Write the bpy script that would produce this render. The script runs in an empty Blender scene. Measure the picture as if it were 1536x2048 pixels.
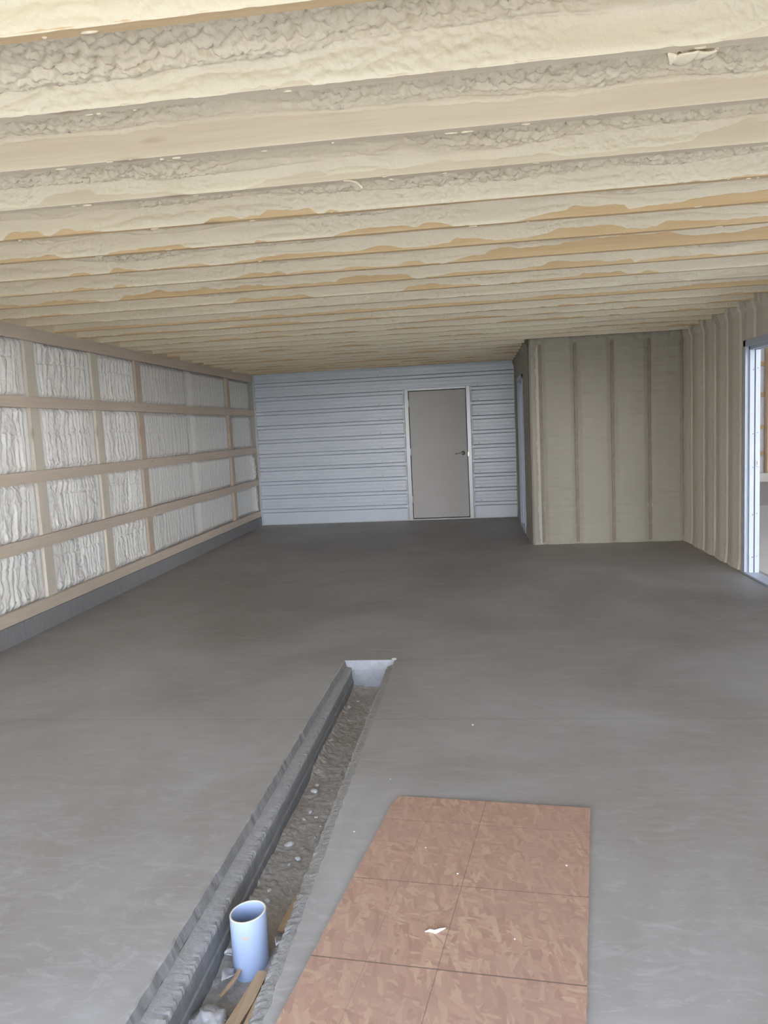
import bpy, bmesh, math, random
import numpy as np
from mathutils import Vector, Matrix
random.seed(7)
C = bpy.context.scene.collection
# ------------------------------------------------------------------ camera
CAM_F, YAW, PITCH, ROLL, CAM_H = 1494.65, 0.12222, -0.11120, -0.04893, 1.4887
def camera():
    cy, sy, cp, sp = math.cos(YAW), math.sin(YAW), math.cos(PITCH), math.sin(PITCH)
    f = Vector((-sy*cp, cy*cp, sp)); r = Vector((cy, sy, 0)); u = r.cross(f)
    c, s = math.cos(ROLL), math.sin(ROLL)
    r, u = c*r + s*u, c*u - s*r
    cam = bpy.data.cameras.new('camera'); o = bpy.data.objects.new('camera', cam); C.objects.link(o)
    m = Matrix((r, u, -f)).transposed().to_4x4(); m.translation = (0, 0, CAM_H); o.matrix_world = m
    cam.sensor_fit = 'VERTICAL'; cam.sensor_height = 36; cam.sensor_width = 27
    cam.lens = CAM_F/2048*36; cam.clip_start = 0.02; cam.clip_end = 300
    bpy.context.scene.camera = o
camera()
# ------------------------------------------------------------------ light and exposure
SKY_ZEN, SKY_HOR, SKY_STR = (0.42, 0.58, 0.90), (1.12, 1.12, 1.12), 8.8
SUN_STR, SUN_COL = 9.6, (1.0, 0.90, 0.78)
SUN_DIR = Vector((-0.55, -0.30, -0.80))
EXPOSURE = 0.41
w = bpy.data.worlds.new('sky'); bpy.context.scene.world = w; w.use_nodes = True
bgn = w.node_tree.nodes['Background']; bgn.inputs[1].default_value = SKY_STR
_tc = w.node_tree.nodes.new('ShaderNodeTexCoord'); _sp = w.node_tree.nodes.new('ShaderNodeSeparateXYZ'); _rp = w.node_tree.nodes.new('ShaderNodeValToRGB')
w.node_tree.links.new(_tc.outputs['Generated'], _sp.inputs[0]); w.node_tree.links.new(_sp.outputs[2], _rp.inputs[0]); w.node_tree.links.new(_rp.outputs[0], bgn.inputs[0])
_rp.color_ramp.elements[0].position = 0.0; _rp.color_ramp.elements[0].color = (*SKY_HOR, 1)
_rp.color_ramp.elements[1].position = 0.55; _rp.color_ramp.elements[1].color = (*SKY_ZEN, 1)
sl = bpy.data.lights.new('sun', 'SUN'); sl.energy = SUN_STR; sl.color = SUN_COL; sl.angle = 0.01
so = bpy.data.objects.new('sun', sl); C.objects.link(so); so.rotation_euler = SUN_DIR.to_track_quat('-Z', 'Y').to_euler(); so.location = (5, 5, 12)
vs = bpy.context.scene.view_settings
vs.view_transform = 'Standard'; vs.look = 'None'; vs.exposure = EXPOSURE; vs.gamma = 1; vs.use_curve_mapping = False

# ------------------------------------------------------------------ room numbers (metres)
XL, XR, D, H = -3.486, 2.464, 11.896, 2.4285
XC, DC = 0.688, 9.11
YO = -1.2                      # plane of the wide opening behind the camera
JS, J0 = 0.3969, 2.121         # joist spacing, front face of joist 0
JT, JH = 0.038, 0.24

# ------------------------------------------------------------------ noise (numpy)
def _h(i, j, s):
    v = np.sin(i*127.1 + j*311.7 + s*74.7)*43758.5453
    return v - np.floor(v)
def vn(x, y, s=0):
    i, j = np.floor(x), np.floor(y); fx, fy = x-i, y-j
    fx = fx*fx*fx*(fx*(fx*6-15)+10); fy = fy*fy*fy*(fy*(fy*6-15)+10)
    a, b, c, d = _h(i, j, s), _h(i+1, j, s), _h(i, j+1, s), _h(i+1, j+1, s)
    return (a*(1-fx)+b*fx)*(1-fy) + (c*(1-fx)+d*fx)*fy
def fbm(x, y, s=0, o=3):
    r, a, t = 0, 0.5, 0
    for k in range(o):
        r = r + a*vn(x*2**k, y*2**k, s+k*13); t += a; a *= 0.5
    return r/t
def worley(x, y, s=0):
    i, j = np.floor(x), np.floor(y); m = np.full(np.shape(x), 9.0)
    for di in (-1, 0, 1):
        for dj in (-1, 0, 1):
            a, b = i+di, j+dj
            px = a + _h(a, b, s); py = b + _h(a, b, s+5.3)
            m = np.minimum(m, (px-x)**2 + (py-y)**2)
    return np.sqrt(m)
def lumps(x, y, s=0):
    w1 = np.clip(worley(x + 0.5*vn(x*1.3, y*1.3, s+2), y + 0.5*vn(x*1.3, y*1.3, s+3), s), 0, 1)
    w2 = np.clip(worley(x*2.1, y*2.1, s+9), 0, 1)
    return np.clip(1.12-1.15*w1**1.5, 0, 1)*0.72 + (1-w2)*0.28
def ss(a, b, x):
    t = np.clip((x-a)/(b-a), 0, 1); return t*t*(3-2*t)

# ------------------------------------------------------------------ mesh helpers
def link(name, me, m=None, parent=None):
    o = bpy.data.objects.new(name, me); C.objects.link(o)
    if m: me.materials.append(m)
    if parent: o.parent = parent
    return o
def grid_data(P):
    n, k = P.shape[:2]; idx = np.arange(n*k).reshape(n, k)
    q = np.stack([idx[:-1, :-1], idx[1:, :-1], idx[1:, 1:], idx[:-1, 1:]], -1).reshape(-1, 4)
    return P.reshape(-1, 3), q
def build(name, parts, m, parent=None, smooth=True, flip=False):
    vs_, fs, off = [], [], 0
    for v, f in parts:
        vs_.append(v); fs.append(f+off); off += len(v)
    V = np.concatenate(vs_).astype(np.float32); F = np.concatenate(fs).astype(np.int32)
    if flip: F = F[:, ::-1].copy()
    me = bpy.data.meshes.new(name)
    me.vertices.add(len(V)); me.vertices.foreach_set('co', V.ravel())
    me.loops.add(F.size); me.loops.foreach_set('vertex_index', F.ravel())
    me.polygons.add(len(F)); me.polygons.foreach_set('loop_start', np.arange(0, F.size, 4, dtype=np.int32))
    me.polygons.foreach_set('use_smooth', np.full(len(F), smooth))
    me.update(calc_edges=True); me.validate()
    return link(name, me, m, parent)
def box_np(x0, x1, y0, y1, z0, z1):
    v = np.array([(x, y, z) for x in (x0, x1) for y in (y0, y1) for z in (z0, z1)], float)
    f = np.array([(0, 1, 3, 2), (4, 6, 7, 5), (0, 4, 5, 1), (2, 3, 7, 6), (0, 2, 6, 4), (1, 5, 7, 3)])
    return v, f
def boxes(name, bs, m, parent=None, bevel=0.0):
    bm = bmesh.new()
    for b in bs:
        v, f = box_np(*b)
        vv = [bm.verts.new(p) for p in v]
        for q in f: bm.faces.new([vv[i] for i in q])
    if bevel:
        bmesh.ops.bevel(bm, geom=bm.edges[:], offset=bevel, segments=2, affect='EDGES', profile=0.5)
    bmesh.ops.recalc_face_normals(bm, faces=bm.faces)
    me = bpy.data.meshes.new(name); bm.to_mesh(me); bm.free()
    return link(name, me, m, parent)
def from_bm(name, bm, m, parent=None, smooth=False):
    bmesh.ops.recalc_face_normals(bm, faces=bm.faces)
    if smooth:
        for f in bm.faces: f.smooth = True
    me = bpy.data.meshes.new(name); bm.to_mesh(me); bm.free()
    return link(name, me, m, parent)
def local(o, loc):             # put the origin at loc, geometry stays
    o.data.transform(Matrix.Translation(-Vector(loc))); o.location = loc; return o
def empty(name, loc=(0, 0, 0)):
    o = bpy.data.objects.new(name, None); C.objects.link(o); o.location = loc; o.empty_display_size = 0.1; return o
def keep(o, root):             # parent while keeping world placement (roots carry no rotation)
    o.parent = root; o.matrix_parent_inverse = Matrix.Translation(-root.location); return o
def tag(o, label, cat, group=None, kind=None):
    o['label'] = label; o['category'] = cat
    if group: o['group'] = group
    if kind: o['kind'] = kind
    return o
def struct(o, label=None):
    o['kind'] = 'structure'
    if label: o['label'] = label
    return o

# ------------------------------------------------------------------ materials
class NT:
    def __init__(s, name):
        s.m = bpy.data.materials.new(name); s.m.use_nodes = True; s.t = s.m.node_tree
        s.b = s.t.nodes['Principled BSDF']
    def n(s, typ, **k):
        o = s.t.nodes.new(typ)
        for a, v in k.items():
            if a.startswith('i_'):
                a = a[2:]; o.inputs[int(a) if a.isdigit() else a].default_value = v
            else: setattr(o, a, v)
        return o
    def l(s, a, b): s.t.links.new(a, b)
    def coord(s, scale=(1, 1, 1), rot=(0, 0, 0), loc=(0, 0, 0), kind='Object'):
        tc = s.n('ShaderNodeTexCoord'); mp = s.n('ShaderNodeMapping')
        mp.inputs['Scale'].default_value = scale; mp.inputs['Rotation'].default_value = rot; mp.inputs['Location'].default_value = loc
        s.l(tc.outputs[kind], mp.inputs[0]); return mp.outputs[0]
    def noise(s, co, scale, detail=4, rough=0.5, dist=0):
        o = s.n('ShaderNodeTexNoise'); s.l(co, o.inputs['Vector']); o.inputs['Scale'].default_value = scale
        o.inputs['Detail'].default_value = detail; o.inputs['Roughness'].default_value = rough; o.inputs['Distortion'].default_value = dist
        return o.outputs['Fac']
    def ramp(s, fac, stops):
        o = s.n('ShaderNodeValToRGB'); s.l(fac, o.inputs[0]); e = o.color_ramp.elements
        while len(e) < len(stops): e.new(0.5)
        for a, (p, c) in zip(e, stops): a.position = p; a.color = (*c, 1) if len(c) == 3 else c
        return o.outputs[0]
    def mix(s, f, a, b, mode='MIX'):
        o = s.n('ShaderNodeMix', data_type='RGBA', blend_type=mode)
        for sock, v in ((o.inputs[0], f), (o.inputs[6], a), (o.inputs[7], b)):
            if isinstance(v, (int, float)): sock.default_value = v
            elif isinstance(v, tuple): sock.default_value = (*v, 1)
            else: s.l(v, sock)
        return o.outputs[2]
    def math(s, op, a, b=0.0, c=None):
        o = s.n('ShaderNodeMath', operation=op)
        for i, v in enumerate((a, b) if c is None else (a, b, c)):
            if isinstance(v, (int, float)): o.inputs[i].default_value = v
            else: s.l(v, o.inputs[i])
        return o.outputs[0]
    def bump(s, h, strength=0.3, dist=0.01):
        o = s.n('ShaderNodeBump'); o.inputs['Strength'].default_value = strength; o.inputs['Distance'].default_value = dist
        s.l(h, o.inputs['Height']); s.l(o.outputs[0], s.b.inputs['Normal'])
    def col(s, c):
        if isinstance(c, tuple): s.b.inputs['Base Color'].default_value = (*c, 1)
        else: s.l(c, s.b.inputs['Base Color'])
    def set(s, rough=0.6, metal=0, spec=0.5):
        s.b.inputs['Roughness'].default_value = rough; s.b.inputs['Metallic'].default_value = metal
        s.b.inputs['Specular IOR Level'].default_value = spec; return s.m

def mat_foam(name, a, b, rough=0.5, fine=120, spec=0.4, bs=0.35, cell=None):
    t = NT(name); co = t.coord()
    c = t.ramp(t.noise(co, 1.3, 5, 0.6), [(0.3, a), (0.7, b)])
    c = t.mix(t.math('MULTIPLY', t.noise(co, 9, 3), 0.25), c, tuple(x*0.86 for x in a))
    t.col(c); hh = t.noise(co, fine, 3, 0.6, 0.6); t.bump(hh, bs, 0.004)
    if cell:
        vo = t.n('ShaderNodeTexVoronoi', feature='SMOOTH_F1'); vo.inputs['Smoothness'].default_value = 0.35; vo.inputs['Scale'].default_value = cell[0]
        nz = t.n('ShaderNodeTexNoise'); nz.inputs['Scale'].default_value = 14; t.l(co, nz.inputs['Vector'])
        vm = t.n('ShaderNodeVectorMath', operation='MULTIPLY_ADD'); vm.inputs[1].default_value = (0.05, 0.05, 0.05); t.l(nz.outputs['Color'], vm.inputs[0]); t.l(co, vm.inputs[2]); t.l(vm.outputs[0], vo.inputs['Vector'])
        msk = t.ramp(t.noise(co, 2.6, 3), [(0.40, (0.12,)*3), (0.60, (1, 1, 1))])
        h2 = t.math('MULTIPLY', t.math('SUBTRACT', 1.0, vo.outputs['Distance']), msk)
        bn = [x for x in t.t.nodes if x.type == 'BUMP'][0]
        b2 = t.n('ShaderNodeBump'); b2.inputs['Strength'].default_value = cell[1]; b2.inputs['Distance'].default_value = cell[2]
        t.l(h2, b2.inputs['Height']); t.l(bn.outputs[0], b2.inputs['Normal']); t.l(b2.outputs[0], t.b.inputs['Normal'])
    return t.set(rough, 0, spec)
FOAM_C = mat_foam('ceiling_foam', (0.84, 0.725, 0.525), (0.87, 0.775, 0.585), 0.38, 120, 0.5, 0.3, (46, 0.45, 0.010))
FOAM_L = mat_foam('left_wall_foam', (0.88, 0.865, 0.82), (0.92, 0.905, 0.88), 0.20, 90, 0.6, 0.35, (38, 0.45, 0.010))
FOAM_R = mat_foam('partition_foam_shaded', (0.375, 0.345, 0.275), (0.405, 0.375, 0.305), 0.6)  # same foam as the right wall, shade put into a darker colour
FOAM_S = mat_foam('right_wall_foam_lit', (0.68, 0.62, 0.52), (0.74, 0.68, 0.58), 0.6)  # paler copy of the partition foam, light put into the colour
def mat_wood(name, a, b, axis=0, knots=True, rough=0.65, foamy=0.0):
    t = NT(name); sc = [14, 14, 14]; sc[axis] = 0.6
    co = t.coord(tuple(sc)); oi = t.n('ShaderNodeObjectInfo')
    add = t.n('ShaderNodeVectorMath', operation='ADD'); t.l(co, add.inputs[0])
    cx = t.n('ShaderNodeCombineXYZ'); t.l(t.math('MULTIPLY', oi.outputs['Random'], 37.0), cx.inputs[axis]); t.l(cx.outputs[0], add.inputs[1])
    co = add.outputs[0]
    g = t.noise(co, 3.0, 6, 0.6, 1.2)
    c = t.ramp(g, [(0.32, a), (0.62, b)])
    g2 = t.noise(co, 0.45, 2)
    c = t.mix(t.math('MULTIPLY', g2, 0.5), c, tuple(x*0.8 for x in a))
    if knots:
        vo = t.n('ShaderNodeTexVoronoi'); sk = [7, 7, 7]; sk[axis] = 1.6
        t.l(t.coord(tuple(sk)), vo.inputs['Vector']); vo.inputs['Scale'].default_value = 1
        k = t.ramp(vo.outputs['Distance'], [(0.05, (1, 1, 1)), (0.12, (0, 0, 0))])
        c = t.mix(t.math('MULTIPLY', k, 0.45), c, (0.35, 0.19, 0.09))
    if foamy:
        f = t.ramp(t.noise(t.coord(), 5, 4, 0.7), [(0.48, (0, 0, 0)), (0.56, (1, 1, 1))])
        c = t.mix(t.math('MULTIPLY', f, foamy), c, (0.40, 0.36, 0.29))
    t.col(c); t.bump(g, 0.15, 0.003); return t.set(rough, 0, 0.3)
WOOD_J = mat_wood('joist_pine', (0.80, 0.66, 0.47), (0.86, 0.75, 0.57), 0)
WOOD_JB = mat_wood('joist_pine_orange', (0.76, 0.53, 0.28), (0.82, 0.62, 0.37), 0)
WOOD_G = mat_wood('girt_pine', (0.70, 0.59, 0.48), (0.78, 0.67, 0.56), 1)
WOOD_P = mat_wood('post_pine', (0.60, 0.50, 0.40), (0.68, 0.57, 0.47), 2)
WOOD_PF = mat_wood('post_pine_coated', (0.72, 0.66, 0.56), (0.80, 0.74, 0.64), 2)
WOOD_S = mat_wood('stud_pine', (0.27, 0.215, 0.16), (0.33, 0.265, 0.20), 2, False, foamy=0.3)
WOOD_O = mat_wood('bay_pine', (0.66, 0.45, 0.25), (0.74, 0.55, 0.34), 2)

def mat_floor():
    t = NT('trowelled_concrete'); co = t.coord(kind='Object')
    big = t.noise(co, 0.75, 5, 0.62, 0.5)
    c = t.ramp(big, [(0.32, (0.31, 0.282, 0.255)), (0.46, (0.36, 0.342, 0.322)), (0.58, (0.415, 0.403, 0.39)), (0.72, (0.455, 0.45, 0.445))])
    st = t.noise(t.coord((1.1, 5, 1)), 3.2, 6, 0.65, 0.8)
    c = t.mix(t.math('MULTIPLY', t.ramp(st, [(0.5, (0, 0, 0)), (0.72, (1, 1, 1))]), 0.30), c, (0.52, 0.515, 0.52))
    st2 = t.noise(t.coord((1, 3, 1), loc=(3, 1, 0)), 1.6, 6, 0.7, 1.0)
    c = t.mix(t.math('MULTIPLY', t.ramp(st2, [(0.55, (0, 0, 0)), (0.72, (1, 1, 1))]), 0.35), c, (0.285, 0.262, 0.238))
    # chalky trowel sweeps by the overhead door
    sp = t.n('ShaderNodeSeparateXYZ'); t.l(t.coord(), sp.inputs[0])
    near = t.ramp(t.math('MULTIPLY', t.math('ADD', sp.outputs[1], 0.0), 0.2), [(0.25, (1, 1, 1)), (0.75, (0, 0, 0))])
    sw = t.ramp(t.noise(t.coord((1.5, 3.2, 1), rot=(0, 0, 0.35)), 4.5, 8, 0.72, 1.6), [(0.52, (0, 0, 0)), (0.66, (1, 1, 1))])
    c = t.mix(t.math('MULTIPLY', t.math('MULTIPLY', near, sw), 0.5), c, (0.58, 0.575, 0.58))
    fine = t.noise(co, 130, 3, 0.7)
    c = t.mix(t.math('MULTIPLY', fine, 0.18), c, (0.26, 0.25, 0.24))
    # tooled joints: lines at given y and x
    ln = 0
    for ax, pos, wd in ((1, 3.68, 0.004), (0, 2.12, 0.003)):
        d = t.math('ABSOLUTE', t.math('SUBTRACT', sp.outputs[ax], pos))
        q = t.math('LESS_THAN', d, wd)
        ln = q if isinstance(ln, int) else t.math('MAXIMUM', ln, q)
    c = t.mix(t.math('MULTIPLY', ln, 0.22), c, (0.13, 0.12, 0.11))
    t.col(c)
    brm = t.noise(t.coord((4, 110, 1)), 1.0, 3, 0.6)
    t.bump(t.math('ADD', t.math('MULTIPLY', fine, 0.5), t.math('MULTIPLY', brm, 0.5)), 0.12, 0.003)
    r = t.math('ADD', t.math('MULTIPLY', big, 0.35), 0.38); t.l(r, t.b.inputs['Roughness'])
    m = t.set(0.55, 0, 0.42); t.l(r, t.b.inputs['Roughness']); return m
FLOOR = mat_floor()
def mat_rough(name, a, b, scale=30, bs=0.6, dist=0.01, rough=0.9, stretch=(1, 1, 1)):
    t = NT(name); co = t.coord(stretch)
    n1 = t.noise(co, scale, 8, 0.7, 0.4); n2 = t.noise(t.coord(), 3, 4)
    c = t.ramp(n1, [(0.3, a), (0.7, b)]); c = t.mix(t.math('MULTIPLY', n2, 0.35), c, tuple(x*0.75 for x in a))
    t.col(c); t.bump(n1, bs, dist); return t.set(rough, 0, 0.2)
TRENCH = mat_rough('formed_concrete', (0.22, 0.218, 0.218), (0.33, 0.33, 0.33), 22, 0.4)
ROUGHC = mat_rough('chipped_concrete', (0.34, 0.33, 0.31), (0.52, 0.51, 0.49), 45, 0.9)
ENDW = mat_rough('daylit_patched_concrete', (0.34, 0.35, 0.38), (0.47, 0.48, 0.51), 14, 0.6)  # bluish daylight falling on the end wall is put into this colour
CURB = mat_rough('curb_concrete', (0.27, 0.265, 0.275), (0.36, 0.355, 0.365), 8, 0.35, 0.006, 0.8, (1, 5, 1))
DIRT = mat_rough('dry_dirt', (0.42, 0.38, 0.335), (0.62, 0.58, 0.53), 40, 0.8, 0.012, 0.95)
FIELD_DIM = mat_rough('added_dim_grass', (0.14, 0.14, 0.09), (0.20, 0.20, 0.13), 12, 0.5, 0.02)  # dark ground added out of view, cuts the bounce onto the far ceiling
STONE = mat_rough('pale_stone', (0.62, 0.60, 0.58), (0.78, 0.76, 0.75), 30, 0.4)
GRAVEL = mat_rough('sunlit_gravel', (0.44, 0.39, 0.31), (0.56, 0.50, 0.41), 12, 0.5, 0.02)
SPLINT = mat_wood('splinter_wood', (0.42, 0.28, 0.17), (0.58, 0.43, 0.28), 1, knots=False)
def mat_paint(name, c, rough, metal=0.0, spec=0.5, var=0.05, bs=0.03):
    t = NT(name); n = t.noise(t.coord(), 4, 4)
    t.col(t.mix(t.math('MULTIPLY', n, 1.0), tuple(x*(1-var) for x in c), tuple(min(1, x*(1+var)) for x in c)))
    t.bump(t.noise(t.coord(), 60, 2), bs, 0.002); return t.set(rough, metal, spec)
SIDING = mat_paint('white_siding', (0.66, 0.71, 0.79), 0.30, 0.0, 0.6)
TRIMM = mat_paint('siding_trim', (0.56, 0.58, 0.60), 0.35)
DOORP = mat_paint('putty_door_paint', (0.53, 0.51, 0.49), 0.5, 0, 0.4)
FRAMEP = mat_paint('galvanised_frame', (0.40, 0.41, 0.42), 0.32, 0.3)
WHITEF = mat_paint('white_frame_paint', (0.50, 0.55, 0.64), 0.35, 0, 0.4)
CHROME = mat_paint('satin_chrome', (0.40, 0.38, 0.36), 0.3, 1.0)
DARK = mat_paint('dark_gasket', (0.05, 0.055, 0.06), 0.6)
SCREW = mat_paint('screw_steel', (0.35, 0.35, 0.36), 0.35, 0.7)
PVC = mat_paint('white_pvc', (0.38, 0.46, 0.63), 0.28, 0, 0.5, 0.02, 0.02)
PVCRIM = mat_paint('cut_pvc_rim', (0.70, 0.66, 0.56), 0.6)
SMEAR = mat_paint('mud_smear', (0.45, 0.40, 0.34), 0.8)
BAYW = mat_paint('bay_liner', (0.80, 0.81, 0.86), 0.6)
BAYF = mat_rough('bay_concrete', (0.62, 0.58, 0.52), (0.70, 0.66, 0.60), 3, 0.1, 0.004, 0.6)
SHELL = mat_paint('outer_sheathing', (0.5, 0.48, 0.44), 0.7)
PLASTIC = mat_paint('dusty_plastic', (0.48, 0.46, 0.45), 0.35, 0, 0.5, 0.15)
LEAF = mat_paint('dry_leaf', (0.45, 0.37, 0.26), 0.7, 0, 0.3, 0.2)

def mat_osb():
    t = NT('oriented_strand_board')
    base = None
    for k, (sc, rot, sd) in enumerate((((16, 62, 1), 0.5, 0), ((14, 58, 1), -0.6, 3), ((60, 15, 1), 0.25, 8), ((13, 48, 1), 1.2, 12), ((20, 90, 1), 0.1, 21), ((80, 18, 1), -0.3, 27))):
        co = t.coord(sc, (0, 0, 0), (sd, sd*1.7, 0)) if False else None
        tc = t.n('ShaderNodeTexCoord'); m1 = t.n('ShaderNodeMapping'); m1.inputs['Rotation'].default_value = (0, 0, rot)
        m2 = t.n('ShaderNodeMapping'); m2.inputs['Scale'].default_value = sc; m2.inputs['Location'].default_value = (sd, sd*1.7, 0)
        nz = t.n('ShaderNodeTexNoise'); nz.inputs['Scale'].default_value = 9; t.l(tc.outputs['Object'], nz.inputs['Vector'])
        vm = t.n('ShaderNodeVectorMath', operation='MULTIPLY_ADD'); vm.inputs[1].default_value = (0.05, 0.05, 0)
        t.l(nz.outputs['Color'], vm.inputs[0]); t.l(tc.outputs['Object'], vm.inputs[2])
        t.l(vm.outputs[0], m1.inputs[0]); t.l(m1.outputs[0], m2.inputs[0])
        vo = t.n('ShaderNodeTexVoronoi'); vo.inputs['Scale'].default_value = 1; vo.inputs['Randomness'].default_value = 1; vo.voronoi_dimensions = '2D'
        t.l(m2.outputs[0], vo.inputs['Vector'])
        sp = t.n('ShaderNodeSeparateColor'); t.l(vo.outputs['Color'], sp.inputs[0])
        c = t.ramp(sp.outputs[0], [(0.0, (0.36, 0.215, 0.155)), (0.35, (0.44, 0.275, 0.20)), (0.7, (0.49, 0.32, 0.225)), (1.0, (0.60, 0.42, 0.275))])
        if base is None: base = c; hgt = sp.outputs[0]
        else:
            msk = t.math('GREATER_THAN', sp.outputs[1], 0.62)
            base = t.mix(msk, base, c)
            hgt = t.math('ADD', t.math('MULTIPLY', hgt, 0.7), t.math('MULTIPLY', sp.outputs[0], 0.3))
    # dusty film flattens the flakes toward the far end; darker cracks between strands
    cr = t.noise(t.coord((6, 22, 1), rot=(0, 0, 0.6)), 2.2, 8, 0.75, 2.0)
    base = t.mix(t.math('MULTIPLY', t.ramp(cr, [(0.60, (0, 0, 0)), (0.70, (1, 1, 1))]), 0.35), base, (0.30, 0.22, 0.18))
    dust = t.noise(t.coord(), 2.2, 5, 0.6)
    base = t.mix(t.ramp(dust, [(0.35, (0.25,)*3), (0.65, (0.75,)*3)]), base, (0.445, 0.295, 0.235))
    s = t.n('ShaderNodeSeparateXYZ'); t.l(t.coord(), s.inputs[0])
    wob = t.math('MULTIPLY', t.math('SUBTRACT', t.noise(t.coord(), 60, 2), 0.5), 0.003)
    acc = None
    vline = t.math('SUBTRACT', s.outputs[1], t.math('MULTIPLY', s.outputs[0], 0.06))
    for ax, pos, wd, st in ((0, 0.160, 0.0011, 0.4), (0, 0.361, 0.0015, 0.7), (1, -0.180, 0.0014, 0.6), (1, -0.380, 0.0010, 0.25), (1, -0.560, 0.0018, 0.8), (1, -0.940, 0.0024, 1.0), (1, -1.33, 0.0020, 0.9)):
        d = t.math('ABSOLUTE', t.math('ADD', t.math('SUBTRACT', s.outputs[0] if ax == 0 else vline, pos), wob))
        q = t.math('MULTIPLY', t.math('LESS_THAN', d, wd), st)
        acc = q if acc is None else t.math('MAXIMUM', acc, q)
    base = t.mix(t.math('MULTIPLY', acc, 0.75), base, (0.13, 0.10, 0.09))
    t.col(base); t.bump(hgt, 0.3, 0.002); return t.set(0.62, 0, 0.3)
OSB = mat_osb()

# ================================================================== STRUCTURE
BX1_ = 15.1
# ---- ground outside, shell, floor
g = boxes('ground', [(-60, 60, -7.5, YO-0.02, -0.5, -0.06), (-60, BX1_, YO-0.02, 30, -0.6, -0.31), (BX1_, 60, YO-0.02, 60, -0.5, -0.06)], GRAVEL); gf = boxes('added_dim_field', [(-60, 60, -60, -7.5, -0.5, -0.07)], FIELD_DIM); struct(gf, 'unseen dark grass field added to dim the light on the deep ceiling'); struct(g, 'sunlit gravel yard in front of the building')
# trench edges as functions of y
TY0, TY1 = -0.9, 4.665
def xo_l(y): return -0.942 + (y-1.67)*0.0215
def xo_r(y): return -0.584 + (y-1.67)*0.0115
def xi_l(y): return -0.866 + (y-1.67)*0.0110
def xi_r(y): return -0.640 + (y-1.67)*0.0130
ZL = -0.042
def floor_mesh():
    parts = []
    ys = np.linspace(TY0, TY1, 1800); n = len(ys)
    el = 0.004*(fbm(ys*22, ys*0, 1)-.5)*2; er = 0.006*(fbm(ys*25, ys*0, 2)-.5)*2
    L = np.stack([np.stack([np.full(n, XL-0.2), ys, 0*ys], -1), np.stack([xo_l(ys)-0.006+el, ys, 0*ys], -1), np.stack([xo_l(ys)+el, ys, 0*ys-0.005], -1)], 1)
    R_ = np.stack([np.stack([xo_r(ys)+er, ys, 0*ys-0.004], -1), np.stack([xo_r(ys)+0.005+er, ys, 0*ys], -1), np.stack([np.full(n, 2.62), ys, 0*ys], -1)], 1)
    parts.append(grid_data(L)); parts.append(grid_data(R_))
    def quad(x0, x1, y0, y1): return (np.array([(x0, y0, 0), (x1, y0, 0), (x1, y1, 0), (x0, y1, 0)], float), np.array([(0, 1, 2, 3)]))
    parts.append(quad(XL-0.2, 2.62, TY1, D+0.1)); parts.append(quad(XL-0.2, 2.62, YO-0.05, TY0))
    return parts
fl = build('floor', floor_mesh(), FLOOR, smooth=False); struct(fl, 'bare grey trowelled concrete floor')
# trench lining : children of the floor (a recess formed in it)
def strip(pts_fn, ys):
    return grid_data(np.stack([p for p in pts_fn(ys)], 1))
ys = np.linspace(TY0, TY1, 1800); n = len(ys)
def V3(x, y, z): return np.stack([x+0*y, y, z+0*y], -1)
e1 = 0.004*(fbm(ys*22, ys*0, 1)-.5)*2
rg = (fbm(ys*60, ys*0, 5, 4)-.5)*2; rg2 = (fbm(ys*110, ys*0+3, 6, 3)-.5)*2
er = 0.006*(fbm(ys*25, ys*0, 2)-.5)*2
def slope(ys): return [V3(xo_l(ys)+e1, ys, -0.005), V3(xo_l(ys)+0.012+e1, ys, ZL+0.004)]
def ledge_l(ys):
    a = xo_l(ys)+0.012; b = xi_l(ys)+0.003*rg
    return [V3(a, ys, ZL+0.004), V3(a*0.65+b*0.35, ys, ZL+0.001), V3(a*0.3+b*0.7, ys, ZL-0.001+0.0012*rg), V3(b, ys, ZL-0.002+0.003*rg2), V3(b+0.003+0.002*rg2, ys, ZL-0.02+0.006*rg)]
def wall_l(ys):
    b = xi_l(ys)+0.003
    return [V3(xi_l(ys)+0.003*rg+0.003+0.002*rg2, ys, ZL-0.02+0.006*rg), V3(b, ys, ZL-0.040), V3(b, ys, -0.12), V3(b+0.006, ys, -0.125), V3(b+0.006, ys, -0.30)]
def ledge_r(ys):
    a = xo_r(ys); b = xi_r(ys)+0.007*rg2
    return [V3(b-0.003+0.003*rg, ys, ZL-0.03), V3(b+0*ys, ys, ZL-0.004+0.007*rg), V3(a*0.3+b*0.7, ys, ZL+0.006+0.003*rg2), V3(a*0.75+b*0.25, ys, ZL+0.010+0.003*rg), V3(a-0.006, ys, ZL+0.016+0.004*rg2)]
def side_r(ys): return [V3(xo_r(ys)-0.006, ys, ZL+0.014+0.004*rg2), V3(xo_r(ys)-0.002+er, ys, -0.018), V3(xo_r(ys)+er, ys, -0.004)]
def wall_r(ys): return [V3(xi_r(ys)-0.003+0.003*rg, ys, ZL-0.03), V3(xi_r(ys), ys, ZL-0.06), V3(xi_r(ys), ys, -0.30)]
tr = build('trench_wall', [strip(slope, ys), strip(wall_l, ys), strip(wall_r, ys)], TRENCH, fl, smooth=False)
LEDGE = mat_rough('ledge_concrete', (0.34, 0.335, 0.33), (0.44, 0.435, 0.43), 35, 0.5)
tl = build('trench_ledge', [strip(ledge_l, ys)], LEDGE, fl); tl['label'] = 'grey stepped ledge along the left side of the trench'
tl2 = build('trench_ledge', [strip(ledge_r, ys), strip(side_r, ys)], ROUGHC, fl); tl2['label'] = 'pale chipped ledge along the right side of the trench'
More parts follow.
